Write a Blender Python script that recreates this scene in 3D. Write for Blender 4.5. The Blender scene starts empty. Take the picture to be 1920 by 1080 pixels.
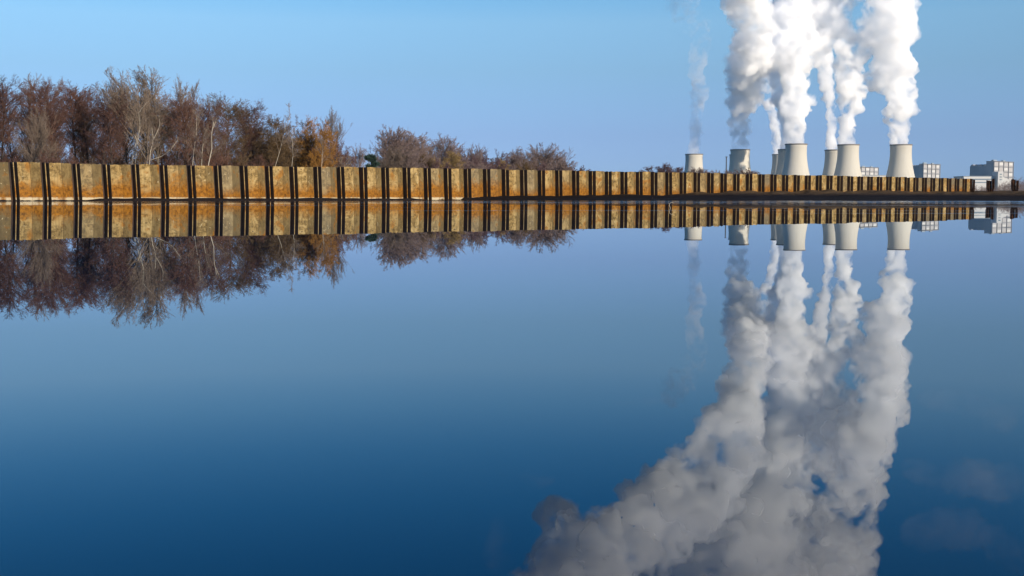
import bpy, bmesh, math, random
import numpy as np
from mathutils import Vector, Matrix

# ------------------------------------------------------------------ scene, camera, light
sc = bpy.context.scene
C = sc.collection
sc.render.engine = 'CYCLES'
cy = sc.cycles
cy.use_denoising = True
try:
    cy.denoiser = 'OPENIMAGEDENOISE'
except Exception:
    pass
cy.max_bounces = 48
cy.diffuse_bounces = 3
cy.glossy_bounces = 4
cy.transmission_bounces = 4
cy.transparent_max_bounces = 24
cy.volume_bounces = 40
cy.sample_clamp_indirect = 12.0
cy.sample_clamp_direct = 0.0
cy.use_adaptive_sampling = True
cy.adaptive_threshold = 0.012

F = 2200.0                      # focal length in pixels of the 1920 wide photograph
PITCH = math.atan(170.0 / F)
H_CAM = 0.12
cam_d = bpy.data.cameras.new('camera')
cam = bpy.data.objects.new('camera', cam_d)
C.objects.link(cam)
sc.camera = cam
cam_d.sensor_width = 36.0
cam_d.lens = 36.0 * F / 1920.0
cam_d.clip_start = 0.05
cam_d.clip_end = 60000.0
cam.location = (0, 0, H_CAM)
cam.rotation_euler = (math.pi / 2 - PITCH, 0, 0)

SUN_AZ = 40.5                   # degrees to the right of straight behind the camera
SUN_EL = 17.0
w = bpy.data.worlds.new('World')
sc.world = w
w.use_nodes = True
nt = w.node_tree
nt.nodes.clear()
sky = nt.nodes.new('ShaderNodeTexSky')
sky.sky_type = 'NISHITA'
sky.sun_disc = False
sky.sun_elevation = math.radians(SUN_EL)
sky.sun_rotation = math.radians(180 - SUN_AZ)
sky.altitude = 0
sky.air_density = 1.0
sky.dust_density = 0.0
sky.ozone_density = 3.0
bg = nt.nodes.new('ShaderNodeBackground')
bg.inputs['Strength'].default_value = 0.060
out = nt.nodes.new('ShaderNodeOutputWorld')
# the clear winter air: less yellow at the horizon, deeper blue overhead
tcw = nt.nodes.new('ShaderNodeTexCoord')
sepw = nt.nodes.new('ShaderNodeSeparateXYZ')
nt.links.new(tcw.outputs['Generated'], sepw.inputs[0])
crw = nt.nodes.new('ShaderNodeValToRGB')
SKY_CORR = [(0.0, (.37, .62, 1.52)), (.017, (.40, .605, 1.37)), (.052, (.51, .64, 1.18)), (.105, (.72, .87, 1.12)),
            (.145, (.92, 1.12, 1.28)), (.175, (.72, 1.12, 1.34)), (.21, (.42, 1.02, 1.36)), (.255, (.18, .92, 1.37)), (.309, (.04, .82, 1.32)), (.423, (.3, .95, 1.5)), (.707, (.6, 1.1, 1.7))]
el_ = crw.color_ramp.elements
el_[0].position = 0.0; el_[0].color = (*[c / 2 for c in SKY_CORR[0][1]], 1)
el_[1].position = 1.0; el_[1].color = (0.35, 0.55, 0.8, 1)
for p_, c_ in SKY_CORR[1:]:
    e_ = el_.new(p_); e_.color = (*[c / 2 for c in c_], 1)
nt.links.new(sepw.outputs['Z'], crw.inputs[0])
mulw = nt.nodes.new('ShaderNodeVectorMath'); mulw.operation = 'MULTIPLY'
nt.links.new(sky.outputs[0], mulw.inputs[0]); nt.links.new(crw.outputs[0], mulw.inputs[1])
sclw = nt.nodes.new('ShaderNodeVectorMath'); sclw.operation = 'SCALE'; sclw.inputs['Scale'].default_value = 2.0
nt.links.new(mulw.outputs[0], sclw.inputs[0])
nt.links.new(sclw.outputs[0], bg.inputs['Color'])
nt.links.new(bg.outputs[0], out.inputs['Surface'])

sd = bpy.data.lights.new('sun', 'SUN')
sd.energy = 4.7
sd.angle = math.radians(0.5)
sd.color = (1.0, 0.87, 0.70)
so = bpy.data.objects.new('sun', sd)
C.objects.link(so)
az, el = math.radians(SUN_AZ), math.radians(SUN_EL)
sdir = Vector((math.sin(az) * math.cos(el), -math.cos(az) * math.cos(el), math.sin(el)))
so.rotation_euler = sdir.to_track_quat('Z', 'Y').to_euler()
so.location = (0, 0, 50)

sc.view_settings.view_transform = 'Standard'
sc.view_settings.look = 'None'
sc.view_settings.exposure = 0.75
sc.view_settings.gamma = 1.0
sc.view_settings.use_curve_mapping = False

# ------------------------------------------------------------------ helpers
cp, sp = math.cos(PITCH), math.sin(PITCH)


def P(x, y, Y):
    """world point at depth Y whose image in the 1920 x 1080 photograph is (x, y)"""
    r, u = x - 960.0, 540.0 - y
    dy = F * cp + u * sp
    dz = -F * sp + u * cp
    k = Y / dy
    return Vector((r * k, Y, H_CAM + dz * k))


def tag(o, label=None, cat=None, group=None, kind=None):
    if label: o['label'] = label
    if cat: o['category'] = cat
    if group: o['group'] = group
    if kind: o['kind'] = kind
    return o


def mesh_np(name, verts, faces_list, mats=(), mat_idx=None, smooth=False):
    """faces_list: list of int arrays (n,k)"""
    me = bpy.data.meshes.new(name)
    verts = np.asarray(verts, dtype=np.float32)
    loops = []; starts = []; totals = []; s = 0
    for f in faces_list:
        f = np.asarray(f, dtype=np.int32)
        if f.size == 0: continue
        n, k = f.shape
        loops.append(f.ravel()); starts.append(s + np.arange(n, dtype=np.int32) * k)
        totals.append(np.full(n, k, dtype=np.int32)); s += n * k
    loops = np.concatenate(loops); starts = np.concatenate(starts); totals = np.concatenate(totals)
    me.vertices.add(len(verts)); me.vertices.foreach_set('co', verts.ravel())
    me.loops.add(len(loops)); me.loops.foreach_set('vertex_index', loops)
    me.polygons.add(len(starts)); me.polygons.foreach_set('loop_start', starts)
    me.polygons.foreach_set('loop_total', totals)
    for m in mats: me.materials.append(m)
    if mat_idx is not None: me.polygons.foreach_set('material_index', np.asarray(mat_idx, dtype=np.int32))
    me.polygons.foreach_set('use_smooth', np.full(len(starts), smooth, dtype=bool))
    me.update(calc_edges=True)
    return me


def obj(name, me, parent=None, loc=None):
    o = bpy.data.objects.new(name, me)
    C.objects.link(o)
    if parent is not None: o.parent = parent
    if loc is not None: o.location = loc
    return o


def empty(name, loc, rz=0.0):
    o = bpy.data.objects.new(name, None)
    C.objects.link(o)
    o.location = loc; o.rotation_euler = (0, 0, rz)
    o.empty_display_size = 0.5
    return o


class MB:
    """collects boxes, bars, tubes, prisms"""
    def __init__(s): s.v = []; s.f = []; s.m = []
    def add(s, vs, fs, mi=0):
        b = len(s.v); s.v += [tuple(v) for v in vs]
        for f in fs: s.f.append([b + i for i in f]); s.m.append(mi)
    def box(s, x0, x1, y0, y1, z0, z1, mi=0):
        vs = [(x, y, z) for z in (z0, z1) for y in (y0, y1) for x in (x0, x1)]
        s.add(vs, [(0, 2, 3, 1), (4, 5, 7, 6), (0, 1, 5, 4), (2, 6, 7, 3), (0, 4, 6, 2), (1, 3, 7, 5)], mi)
    def tube(s, pts, rad, n=8, mi=0):
        rings = []
        for i, p in enumerate(pts):
            p = Vector(p)
            d = Vector(pts[min(i + 1, len(pts) - 1)]) - Vector(pts[max(i - 1, 0)])
            d.normalize()
            a = d.cross(Vector((0.3, 1, 0.1))).normalized(); b = d.cross(a)
            r = rad[i] if hasattr(rad, '__len__') else rad
            rings.append([p + a * (r * math.cos(2 * math.pi * k / n)) + b * (r * math.sin(2 * math.pi * k / n)) for k in range(n)])
        vs = [v for r in rings for v in r]; fs = []
        for i in range(len(rings) - 1):
            for k in range(n):
                fs.append((i * n + k, i * n + (k + 1) % n, (i + 1) * n + (k + 1) % n, (i + 1) * n + k))
        fs.append(tuple(range(n))[::-1]); fs.append(tuple((len(rings) - 1) * n + k for k in range(n)))
        s.add(vs, fs, mi)
    def build(s, name, mats, parent=None, smooth=False, loc=None):
        me = bpy.data.meshes.new(name)
        me.from_pydata(s.v, [], s.f)
        if not isinstance(mats, (list, tuple)): mats = [mats]
        for m in mats: me.materials.append(m)
        me.polygons.foreach_set('material_index', np.array(s.m, dtype=np.int32))
        me.polygons.foreach_set('use_smooth', np.full(len(s.f), smooth, dtype=bool))
        me.update()
        return obj(name, me, parent, loc)


def vnoise(x, y, seed=0):
    """vectorised value noise in [0,1]"""
    xi = np.floor(x).astype(np.int64); yi = np.floor(y).astype(np.int64)
    xf = x - xi; yf = y - yi
    xf = xf * xf * (3 - 2 * xf); yf = yf * yf * (3 - 2 * yf)
    def h(a, b):
        n = (a * 374761393 + b * 668265263 + seed * 1442695041) & 0xffffffff
        n = ((n ^ (n >> 13)) * 1274126177) & 0xffffffff
        return ((n ^ (n >> 16)) & 0xffff) / 65535.0
    return (h(xi, yi) * (1 - xf) + h(xi + 1, yi) * xf) * (1 - yf) + (h(xi, yi + 1) * (1 - xf) + h(xi + 1, yi + 1) * xf) * yf


def fbm(x, y, oct=4, seed=0):
    t = 0; a = 0.5; s = 0
    for i in range(oct):
        t = t + a * vnoise(x * 2 ** i, y * 2 ** i, seed + i); s += a; a *= 0.5
    return t / s


# ------------------------------------------------------------------ materials
def new_mat(name):
    m = bpy.data.materials.new(name); m.use_nodes = True
    n = m.node_tree.nodes; n.clear()
    o = n.new('ShaderNodeOutputMaterial')
    return m, m.node_tree, o


def N(t, kind, **kw):
    n = t.nodes.new(kind)
    for k, v in kw.items():
        if k in n.inputs: n.inputs[k].default_value = v
        else: setattr(n, k, v)
    return n


def ramp(t, src, stops):
    r = t.nodes.new('ShaderNodeValToRGB')
    e = r.color_ramp.elements
    while len(e) > 1: e.remove(e[-1])
    e[0].position = stops[0][0]; c = stops[0][1]
    e[0].color = (c, c, c, 1) if not hasattr(c, '__len__') else (*c, 1)
    for p, c in stops[1:]:
        q = e.new(p); q.color = (c, c, c, 1) if not hasattr(c, '__len__') else (*c, 1)
    t.links.new(src, r.inputs[0])
    return r.outputs[0]


def mixc(t, fac, a, b, mode='MIX'):
    m = t.nodes.new('ShaderNodeMix'); m.data_type = 'RGBA'; m.blend_type = mode
    if hasattr(fac, 'links'): t.links.new(fac, m.inputs[0])
    else: m.inputs[0].default_value = fac
    for s, i in ((a, 6), (b, 7)):
        if hasattr(s, 'links'): t.links.new(s, m.inputs[i])
        else: m.inputs[i].default_value = (*s, 1)
    return m.outputs[2]


def math_(t, op, a, b=None, clamp=False):
    m = t.nodes.new('ShaderNodeMath'); m.operation = op; m.use_clamp = clamp
    for s, i in ((a, 0), (b, 1)):
        if s is None: continue
        if hasattr(s, 'links'): t.links.new(s, m.inputs[i])
        else: m.inputs[i].default_value = s
    return m.outputs[0]


def bsdf(t, o, color, rough=0.8, bump=None, bump_s=0.3, bump_d=0.02, **kw):
    b = t.nodes.new('ShaderNodeBsdfPrincipled')
    color = mixc(t, 1.0, color, (0.85, 0.85, 0.85), 'MULTIPLY')
    if hasattr(color, 'links'): t.links.new(color, b.inputs['Base Color'])
    else: b.inputs['Base Color'].default_value = (*color, 1)
    if hasattr(rough, 'links'): t.links.new(rough, b.inputs['Roughness'])
    else: b.inputs['Roughness'].default_value = rough
    for k, v in kw.items(): b.inputs[k].default_value = v
    if bump is not None:
        bn = t.nodes.new('ShaderNodeBump'); bn.inputs['Strength'].default_value = bump_s
        bn.inputs['Distance'].default_value = bump_d
        t.links.new(bump, bn.inputs['Height']); t.links.new(bn.outputs[0], b.inputs['Normal'])
    t.links.new(b.outputs[0], o.inputs['Surface'])
    return b


def simple_mat(name, col, rough=0.85, var=0.25, scale=3.0, **kw):
    m, t, o = new_mat(name)
    tc = N(t, 'ShaderNodeTexCoord')
    no = N(t, 'ShaderNodeTexNoise', Scale=scale, Detail=5.0)
    t.links.new(tc.outputs['Object'], no.inputs['Vector'])
    c = mixc(t, no.outputs['Fac'], tuple(max(0, x * (1 - var)) for x in col), tuple(x * (1 + var) for x in col))
    bsdf(t, o, c, rough, **kw)
    return m


# sheet pile steel: pale weathered coat, orange rust zone, white scale at the water line
def pile_mat(name, dark=False, strip=False, side_shade=0.0):
    m, t, o = new_mat(name)
    tc = N(t, 'ShaderNodeTexCoord'); geo = N(t, 'ShaderNodeNewGeometry'); oi = N(t, 'ShaderNodeObjectInfo')
    sep = N(t, 'ShaderNodeSeparateXYZ'); t.links.new(geo.outputs['Position'], sep.inputs[0])
    z = sep.outputs['Z']
    off = N(t, 'ShaderNodeVectorMath', operation='ADD')
    cmb = N(t, 'ShaderNodeCombineXYZ')
    r10 = math_(t, 'MULTIPLY', oi.outputs['Random'], 57.0)
    t.links.new(r10, cmb.inputs[0]); t.links.new(r10, cmb.inputs[2])
    t.links.new(tc.outputs['Object'], off.inputs[0]); t.links.new(cmb.outputs[0], off.inputs[1])
    V = off.outputs[0]
    def noise(scale, detail=6.0, rough=0.6, dist=0.0, vec=None):
        n = N(t, 'ShaderNodeTexNoise', Scale=scale, Detail=detail, Roughness=rough, Distortion=dist)
        t.links.new(vec if vec is not None else V, n.inputs['Vector']); return n.outputs['Fac']
    mp = N(t, 'ShaderNodeMapping'); mp.inputs['Scale'].default_value = (9, 9, 0.8)
    t.links.new(V, mp.inputs[0])
    streak = noise(1.0, 5.0, 0.6, 0.3, mp.outputs[0])
    n1 = noise(2.2, 6.0, 0.65, 0.4); n2 = noise(9.0, 6.0, 0.7); n3 = noise(1.1, 3.0, 0.5); n4 = noise(30.0, 4.0, 0.7)
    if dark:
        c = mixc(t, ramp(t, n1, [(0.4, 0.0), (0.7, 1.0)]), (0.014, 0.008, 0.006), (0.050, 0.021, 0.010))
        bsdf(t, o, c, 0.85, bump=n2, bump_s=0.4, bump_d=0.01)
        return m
    # coat
    coat = mixc(t, ramp(t, n2, [(0.40, 0.0), (0.60, 1.0)]), (0.10, 0.064, 0.022), (0.29, 0.195, 0.075))
    coat = mixc(t, ramp(t, n1, [(0.47, 0.0), (0.57, 0.9)]), coat, (0.38, 0.27, 0.115))
    coat = mixc(t, ramp(t, streak, [(0.50, 0.0), (0.75, 0.75)]), coat, (0.075, 0.055, 0.025))
    # some piles greyer, some browner
    rnd = oi.outputs['Random']
    coat = mixc(t, ramp(t, rnd, [(0.05, 0.75), (0.22, 0.0), (0.7, 0.0), (0.95, 0.6)]), coat, (0.12, 0.105, 0.075))
    if side_shade:
        coat = mixc(t, side_shade, coat, (0.095, 0.066, 0.027))
    if strip:
        coat = mixc(t, 0.35, coat, (0.28, 0.2, 0.1))
    # rust patches higher up
    rcol = mixc(t, ramp(t, n2, [(0.35, 0.0), (0.65, 1.0)]), (0.085, 0.032, 0.005), (0.31, 0.125, 0.010))
    patch = math_(t, 'ADD', n3, math_(t, 'MULTIPLY', math_(t, 'SUBTRACT', n1, 0.5), 0.9))
    patch = ramp(t, patch, [(0.61, 0.0), (0.70, 0.8)])
    c = mixc(t, patch, coat, rcol)
    # pale flaked spots
    sp_ = ramp(t, noise(5.0, 5.0, 0.7, 1.2), [(0.63, 0.0), (0.66, 0.8)])
    c = mixc(t, sp_, c, (0.40, 0.33, 0.20))
    # orange zone: below ~0.5 m
    zz = math_(t, 'ADD', z, math_(t, 'MULTIPLY', math_(t, 'SUBTRACT', n1, 0.5), 0.75))
    zz = math_(t, 'ADD', zz, math_(t, 'MULTIPLY', math_(t, 'SUBTRACT', rnd, 0.5), 0.42))
    orange = ramp(t, zz, [(0.34, 0.92), (0.50, 0.45), (0.72, 0.0)])
    c = mixc(t, orange, c, rcol)
    # white mineral line just over the water
    zw = math_(t, 'ADD', z, math_(t, 'MULTIPLY', math_(t, 'SUBTRACT', n2, 0.5), 0.10))
    white = ramp(t, zw, [(0.100, 0.9), (0.135, 0.0)])
    white = math_(t, 'MULTIPLY', white, ramp(t, n1, [(0.40, 0.15), (0.52, 1.0)]))
    c = mixc(t, white, c, (0.46, 0.39, 0.26))
    # wet black foot
    foot = ramp(t, math_(t, 'ADD', z, math_(t, 'MULTIPLY', math_(t, 'SUBTRACT', n1, 0.5), 0.10)), [(0.030, 1.0), (0.036, 0.0)])
    c = mixc(t, foot, c, (0.012, 0.011, 0.012))
    # pits
    c = mixc(t, ramp(t, n4, [(0.66, 0.0), (0.72, 0.7)]), c, (0.045, 0.025, 0.01))
    bsdf(t, o, c, 0.85, bump=n2, bump_s=0.5, bump_d=0.02, **{'Specular IOR Level': 0.12})
    return m


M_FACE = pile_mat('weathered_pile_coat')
M_FACE2 = pile_mat('weathered_pile_coat_side_shade', side_shade=0.62)  # right half of each pile, its shade painted into the coat
M_DARK = pile_mat('dark_pile_steel', dark=True)  # near-black brown for webs, grooves, seam and backs
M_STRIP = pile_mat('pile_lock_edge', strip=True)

# ------------------------------------------------------------------ wall line
WX0, WY0 = -16.2, 37.3
WA, WB = 0.70, 0.00231
WX1 = 28.6


def wall_xy(X):
    d = X - WX0
    if d < 0: return Vector((X, WY0 + WA * d, 0))
    if X > WX1:
        e = WX1 - WX0
        return Vector((X, WY0 + WA * e + WB * e * e + (WA + 2 * WB * e) * (X - WX1), 0))
    return Vector((X, WY0 + WA * d + WB * d * d, 0))


def wall_y_np(X):
    d = X - WX0; e = WX1 - WX0
    yy = WY0 + WA * d + WB * np.clip(d, 0, None) ** 2
    return np.where(X > WX1, WY0 + WA * e + WB * e * e + (WA + 2 * WB * e) * (X - WX1), yy)


# sample arc length
_xs = np.linspace(-30, 45, 6001)
_ys = wall_y_np(_xs)
_s = np.concatenate([[0], np.cumsum(np.hypot(np.diff(_xs), np.diff(_ys)))])


def s_of_px(px):
    r = (px - 960.0) / math.hypot(F, 170.0)
    i = int(np.argmin(np.abs(_xs / _ys - r)))
    return _s[i]


def at_s(s):
    X = float(np.interp(s, _s, _xs)); Y = float(np.interp(s, _s, _ys))
    X2 = float(np.interp(s + 0.5, _s, _xs)); Y2 = float(np.interp(s + 0.5, _s, _ys))
    d = Vector((X2 - X, Y2 - Y, 0)).normalized()
    return Vector((X, Y, 0)), d


S0 = s_of_px(31.0); S1 = s_of_px(1811.0)
PER = (S1 - S0) / 58.0

# ------------------------------------------------------------------ ground
def shore_y(X):
    """distance of the water's edge in front of the bank, right of the wall's wet part"""
    return np.interp(X, [-6.0, -3.2, 0.5, 3, 8, 14, 22, 34, 60, 120], [60, 47.5, 48.0, 47.0, 44.0, 41.0, 38.8, 37.6, 37.0, 37.0])


def base_z(X):
    return np.interp(X, [-7, -4.5, -2, 1, 6, 13, 20, 28, 34, 60], [-0.5, -0.06, 0.07, 0.17, 0.20, 0.36, 0.38, 0.29, 0.34, 0.40])


def axis(core0, core1, step, lo, hi, g=1.18):
    a = list(np.arange(core0, core1 + 1e-6, step)); s = step
    x = core1
    while x < hi: s *= g; x += s; a.append(x)
    s = step; x = core0; b = []
    while x > lo: s *= g; x -= s; b.append(x)
    return np.array(b[::-1] + a)


def build_ground():
    xs = axis(-22, 52, 0.16, -9000, 9000); ys = axis(36, 92, 0.16, -3000, 30000)
    X, Y = np.meshgrid(xs, ys)
    wy = wall_y_np(X)
    d = Y - wy                                   # > 0 behind the wall
    land = 0.42 + 0.10 * fbm(X / 9, Y / 9, 3, 5) + 0.10 * np.clip((Y - 80) / 60, 0, 1)
    sy = shore_y(X)
    bz = base_z(X) + 0.0
    t = np.clip((Y - sy) / np.maximum(wy - sy, 0.4), -3, 1)
    lump = np.exp(-((t - 0.9) / 0.22) ** 2)
    wav = (fbm(X / 2.2, Y / 0.5, 3, 3) - 0.5)
    front = np.where(t < 0, t * 0.5, bz * (0.45 * np.clip(t, 0, 1) + 0.55 * np.clip(t, 0, 1) ** 3) + 0.03 * np.clip(t * 12, 0, 1) + wav * 0.07 * np.clip(t * 5, 0, 1))
    ledge = np.clip((X + 15.5) / 4, 0, 1) * np.clip((-3.0 - X) / 1.5, 0, 1)         # thin mud ledge creeping along the foot of the wet part
    dl = np.clip(1 - np.abs(d + 0.05) / (0.25 + 0.2 * vnoise(X / 0.7, Y * 0 + 3, 4)), 0, 1)
    amt = np.clip((X + 4) / 8, 0, 1)
    rough = (fbm(X / 1.6, Y / 1.6, 4, 11) - 0.5) * 0.22 * np.clip(t * 2, 0, 1) * amt
    rough += lump * amt * np.clip((X - 7) / 5, 0, 1) * ((fbm(X / 0.7, Y / 0.7, 4, 31) - 0.45) * 0.42)
    front = front + rough
    front = np.where(X < -7.5, -0.7, front)
    front = np.maximum(front, -0.7)
    front = np.where(ledge * dl > 0.05, np.maximum(front, -0.04 + (0.10 + 0.05 * vnoise(X / 0.5, X * 0, 9)) * np.clip(ledge * dl * 2, 0, 1)), front)
    k = np.clip((d - 0.75) / 0.4, 0, 1)
    Z = front * (1 - k) + land * k
    # right of the wall's end the bank simply rises into the land
    kr = np.clip((X - WX1 - 0.3) / 1.5, 0, 1)
    k2 = np.clip((d + 6) / 10, 0, 1); k2 = k2 * k2 * (3 - 2 * k2)
    Zr = np.maximum(front, -0.7) * (1 - k2) + (0.50 + 0.12 * fbm(X / 3, Y / 3, 3, 8)) * k2
    Z = Z * (1 - kr) + Zr * kr
    # far left end of the wall
    kl = np.clip((-26 - X) / 4, 0, 1)
    far = np.clip((np.hypot(X, Y) - 1500) / 4000, 0, 1)
    Z = Z - far * 0.3
    nx, ny = len(xs), len(ys)
    V = np.stack([X.ravel(), Y.ravel(), Z.ravel()], 1)
    i = (np.arange(ny - 1)[:, None] * nx + np.arange(nx - 1)[None, :]).ravel()
    Fq = np.stack([i, i + 1, i + nx + 1, i + nx], 1)
    m, t_, o = new_mat('dark_mud_and_grass')
    geo = N(t_, 'ShaderNodeNewGeometry')
    n1 = N(t_, 'ShaderNodeTexNoise', Scale=0.6, Detail=8.0, Roughness=0.65); t_.links.new(geo.outputs['Position'], n1.inputs['Vector'])
    n2 = N(t_, 'ShaderNodeTexNoise', Scale=6.0, Detail=8.0, Roughness=0.7); t_.links.new(geo.outputs['Position'], n2.inputs['Vector'])
    sep = N(t_, 'ShaderNodeSeparateXYZ'); t_.links.new(geo.outputs['Position'], sep.inputs[0])
    mud = mixc(t_, n2.outputs['Fac'], (0.006, 0.005, 0.006), (0.022, 0.017, 0.016))
    clod = mixc(t_, n2.outputs['Fac'], (0.02, 0.013, 0.008), (0.19, 0.125, 0.065))
    hi = math_(t_, 'ADD', sep.outputs['Z'], math_(t_, 'MULTIPLY', math_(t_, 'SUBTRACT', n2.outputs['Fac'], 0.5), 0.25))
    c = mixc(t_, ramp(t_, hi, [(0.20, 0.0), (0.36, 0.8)]), mud, clod)
    behind = ramp(t_, math_(t_, 'DIVIDE', sep.outputs['Y'], 1000.0), [(0.085, 0.0), (0.11, 1.0)])
    grass = mixc(t_, n1.outputs['Fac'], (0.05, 0.045, 0.02), (0.13, 0.11, 0.05))
    c = mixc(t_, behind, c, grass)
    bsdf(t_, o, c, 1.0, bump=n2.outputs['Fac'], bump_s=1.0, bump_d=0.06, **{'Specular IOR Level': 0.05})
    me = mesh_np('ground', V, [Fq], [m], smooth=True)
    return tag(obj('ground', me), kind='structure')


def build_water():
    m, t, o = new_mat('still_lake_water')
    geo = N(t, 'ShaderNodeNewGeometry')
    def noise(scale_vec, s, d=3.0, r=0.5):
        mp = N(t, 'ShaderNodeMapping'); mp.inputs['Scale'].default_value = scale_vec
        t.links.new(geo.outputs['Position'], mp.inputs[0])
        n = N(t, 'ShaderNodeTexNoise', Scale=s, Detail=d, Roughness=r); t.links.new(mp.outputs[0], n.inputs['Vector'])
        return n.outputs['Fac']
    sep = N(t, 'ShaderNodeSeparateXYZ'); t.links.new(geo.outputs['Position'], sep.inputs[0])
    calm = noise((1, 1, 1), 0.8, 2.0)
    fine = noise((1.0, 1.4, 1), 9.0, 3.0, 0.6)
    # patches of light ripple near the bank and long thin streaks further out
    y100 = math_(t, 'DIVIDE', sep.outputs['Y'], 100.0)
    xr = ramp(t, math_(t, 'ADD', math_(t, 'DIVIDE', sep.outputs['X'], 100.0), 0.5), [(0.43, 0.25), (0.49, 1.0)])
    band = ramp(t, y100, [(0.19, 0.0), (0.30, 1.0)])
    pat = ramp(t, noise((0.25, 1.0, 1), 0.9, 4.0, 0.6), [(0.42, 0.0), (0.62, 1.0)])
    rip = math_(t, 'MULTIPLY', math_(t, 'MULTIPLY', band, xr), pat)
    st = ramp(t, noise((0.12, 1.6, 1), 0.55, 4.0, 0.65), [(0.60, 0.0), (0.65, 0.8)])
    stz = ramp(t, y100, [(0.085, 0.0), (0.11, 1.0), (0.20, 1.0), (0.22, 0.4)])
    rip = math_(t, 'MAXIMUM', rip, math_(t, 'MULTIPLY', st, stz))
    b1 = N(t, 'ShaderNodeBump', Strength=1.0, Distance=0.0004); t.links.new(calm, b1.inputs['Height'])
    b2 = N(t, 'ShaderNodeBump', Distance=0.012)
    t.links.new(math_(t, 'MULTIPLY', rip, 0.8), b2.inputs['Strength'])
    t.links.new(fine, b2.inputs['Height']); t.links.new(b1.outputs[0], b2.inputs['Normal'])
    body = N(t, 'ShaderNodeBsdfDiffuse'); body.inputs['Color'].default_value = (0.0, 0.009, 0.026, 1)
    gl = N(t, 'ShaderNodeBsdfGlossy'); gl.inputs['Color'].default_value = (0.91, 0.955, 1.0, 1)
    t.links.new(math_(t, 'MULTIPLY', rip, 0.10), gl.inputs['Roughness'])
    fr = N(t, 'ShaderNodeFresnel', IOR=1.333)
    for q in (gl, fr): t.links.new(b2.outputs[0], q.inputs['Normal'])
    mx = N(t, 'ShaderNodeMixShader')
    t.links.new(fr.outputs[0], mx.inputs[0]); t.links.new(body.outputs[0], mx.inputs[1]); t.links.new(gl.outputs[0], mx.inputs[2])
    t.links.new(mx.outputs[0], o.inputs['Surface'])
    me = mesh_np('lake', [(-2500, -2500, 0), (2500, -2500, 0), (2500, 120, 0), (-2500, 120, 0)], [np.array([[0, 1, 2, 3]])], [m])
    return tag(obj('lake', me), kind='structure')


build_ground()
build_water()


# ------------------------------------------------------------------ sheet pile wall
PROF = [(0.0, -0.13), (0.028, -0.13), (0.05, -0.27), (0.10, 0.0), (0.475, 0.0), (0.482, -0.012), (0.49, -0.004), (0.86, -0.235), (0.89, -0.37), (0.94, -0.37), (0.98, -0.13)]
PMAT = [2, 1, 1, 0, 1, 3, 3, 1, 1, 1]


def pile_mesh(name, rng, top, scale=1.0, prof=PROF, pm=PMAT, rag=0.012, lean=0.0, closed_ends=True):
    """one corrugated sheet: profile extruded from z=-0.8 up, with thickness and an uneven top edge"""
    th = 0.022
    pts = []; mats = []
    for i in range(len(prof) - 1):
        (a, b), (c, d) = prof[i], prof[i + 1]
        n = max(1, int(round(math.hypot(c - a, d - b) / 0.07)))
        for k in range(n):
            f = k / n; pts.append((a + (c - a) * f, b + (d - b) * f)); mats.append(pm[i])
    pts.append(prof[-1])
    pts = [(u * scale, v) for u, v in pts]
    n = len(pts)
    # back offset along v and normals
    zs = [-0.8, -0.2, 0.05, 0.3, 0.6, 0.9, 1.1, None]
    slope = rng.uniform(-0.008, 0.022)
    V = []
    tops = [top + slope * (p[0] / scale - 0.5) + rng.uniform(-rag, rag) for p in pts]
    for side in (0, 1):
        for zi in zs:
            for j, (u, v) in enumerate(pts):
                z = tops[j] if zi is None else min(zi, tops[j] - 0.01)
                V.append((u - lean * z, (v if side == 0 else v - th), z))
    L = len(zs); Fs = []; Ms = []
    for i in range(L - 1):
        for j in range(n - 1):
            a = i * n + j
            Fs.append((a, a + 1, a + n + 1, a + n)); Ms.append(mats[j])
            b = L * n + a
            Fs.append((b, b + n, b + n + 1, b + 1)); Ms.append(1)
    for j in range(n - 1):
        a = (L - 1) * n + j; b = L * n + a
        Fs.append((a, a + 1, b + 1, b)); Ms.append(mats[j])
    for i in range(L - 1):
        a = i * n; b = L * n + a
        Fs.append((a, a + n, b + n, b)); Ms.append(1)
        a = i * n + n - 1; b = L * n + a
        Fs.append((a, b, b + n, a + n)); Ms.append(1)
    return mesh_np(name, V, [np.array(Fs)], [M_FACE, M_DARK, M_STRIP, M_FACE2], Ms)


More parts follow.
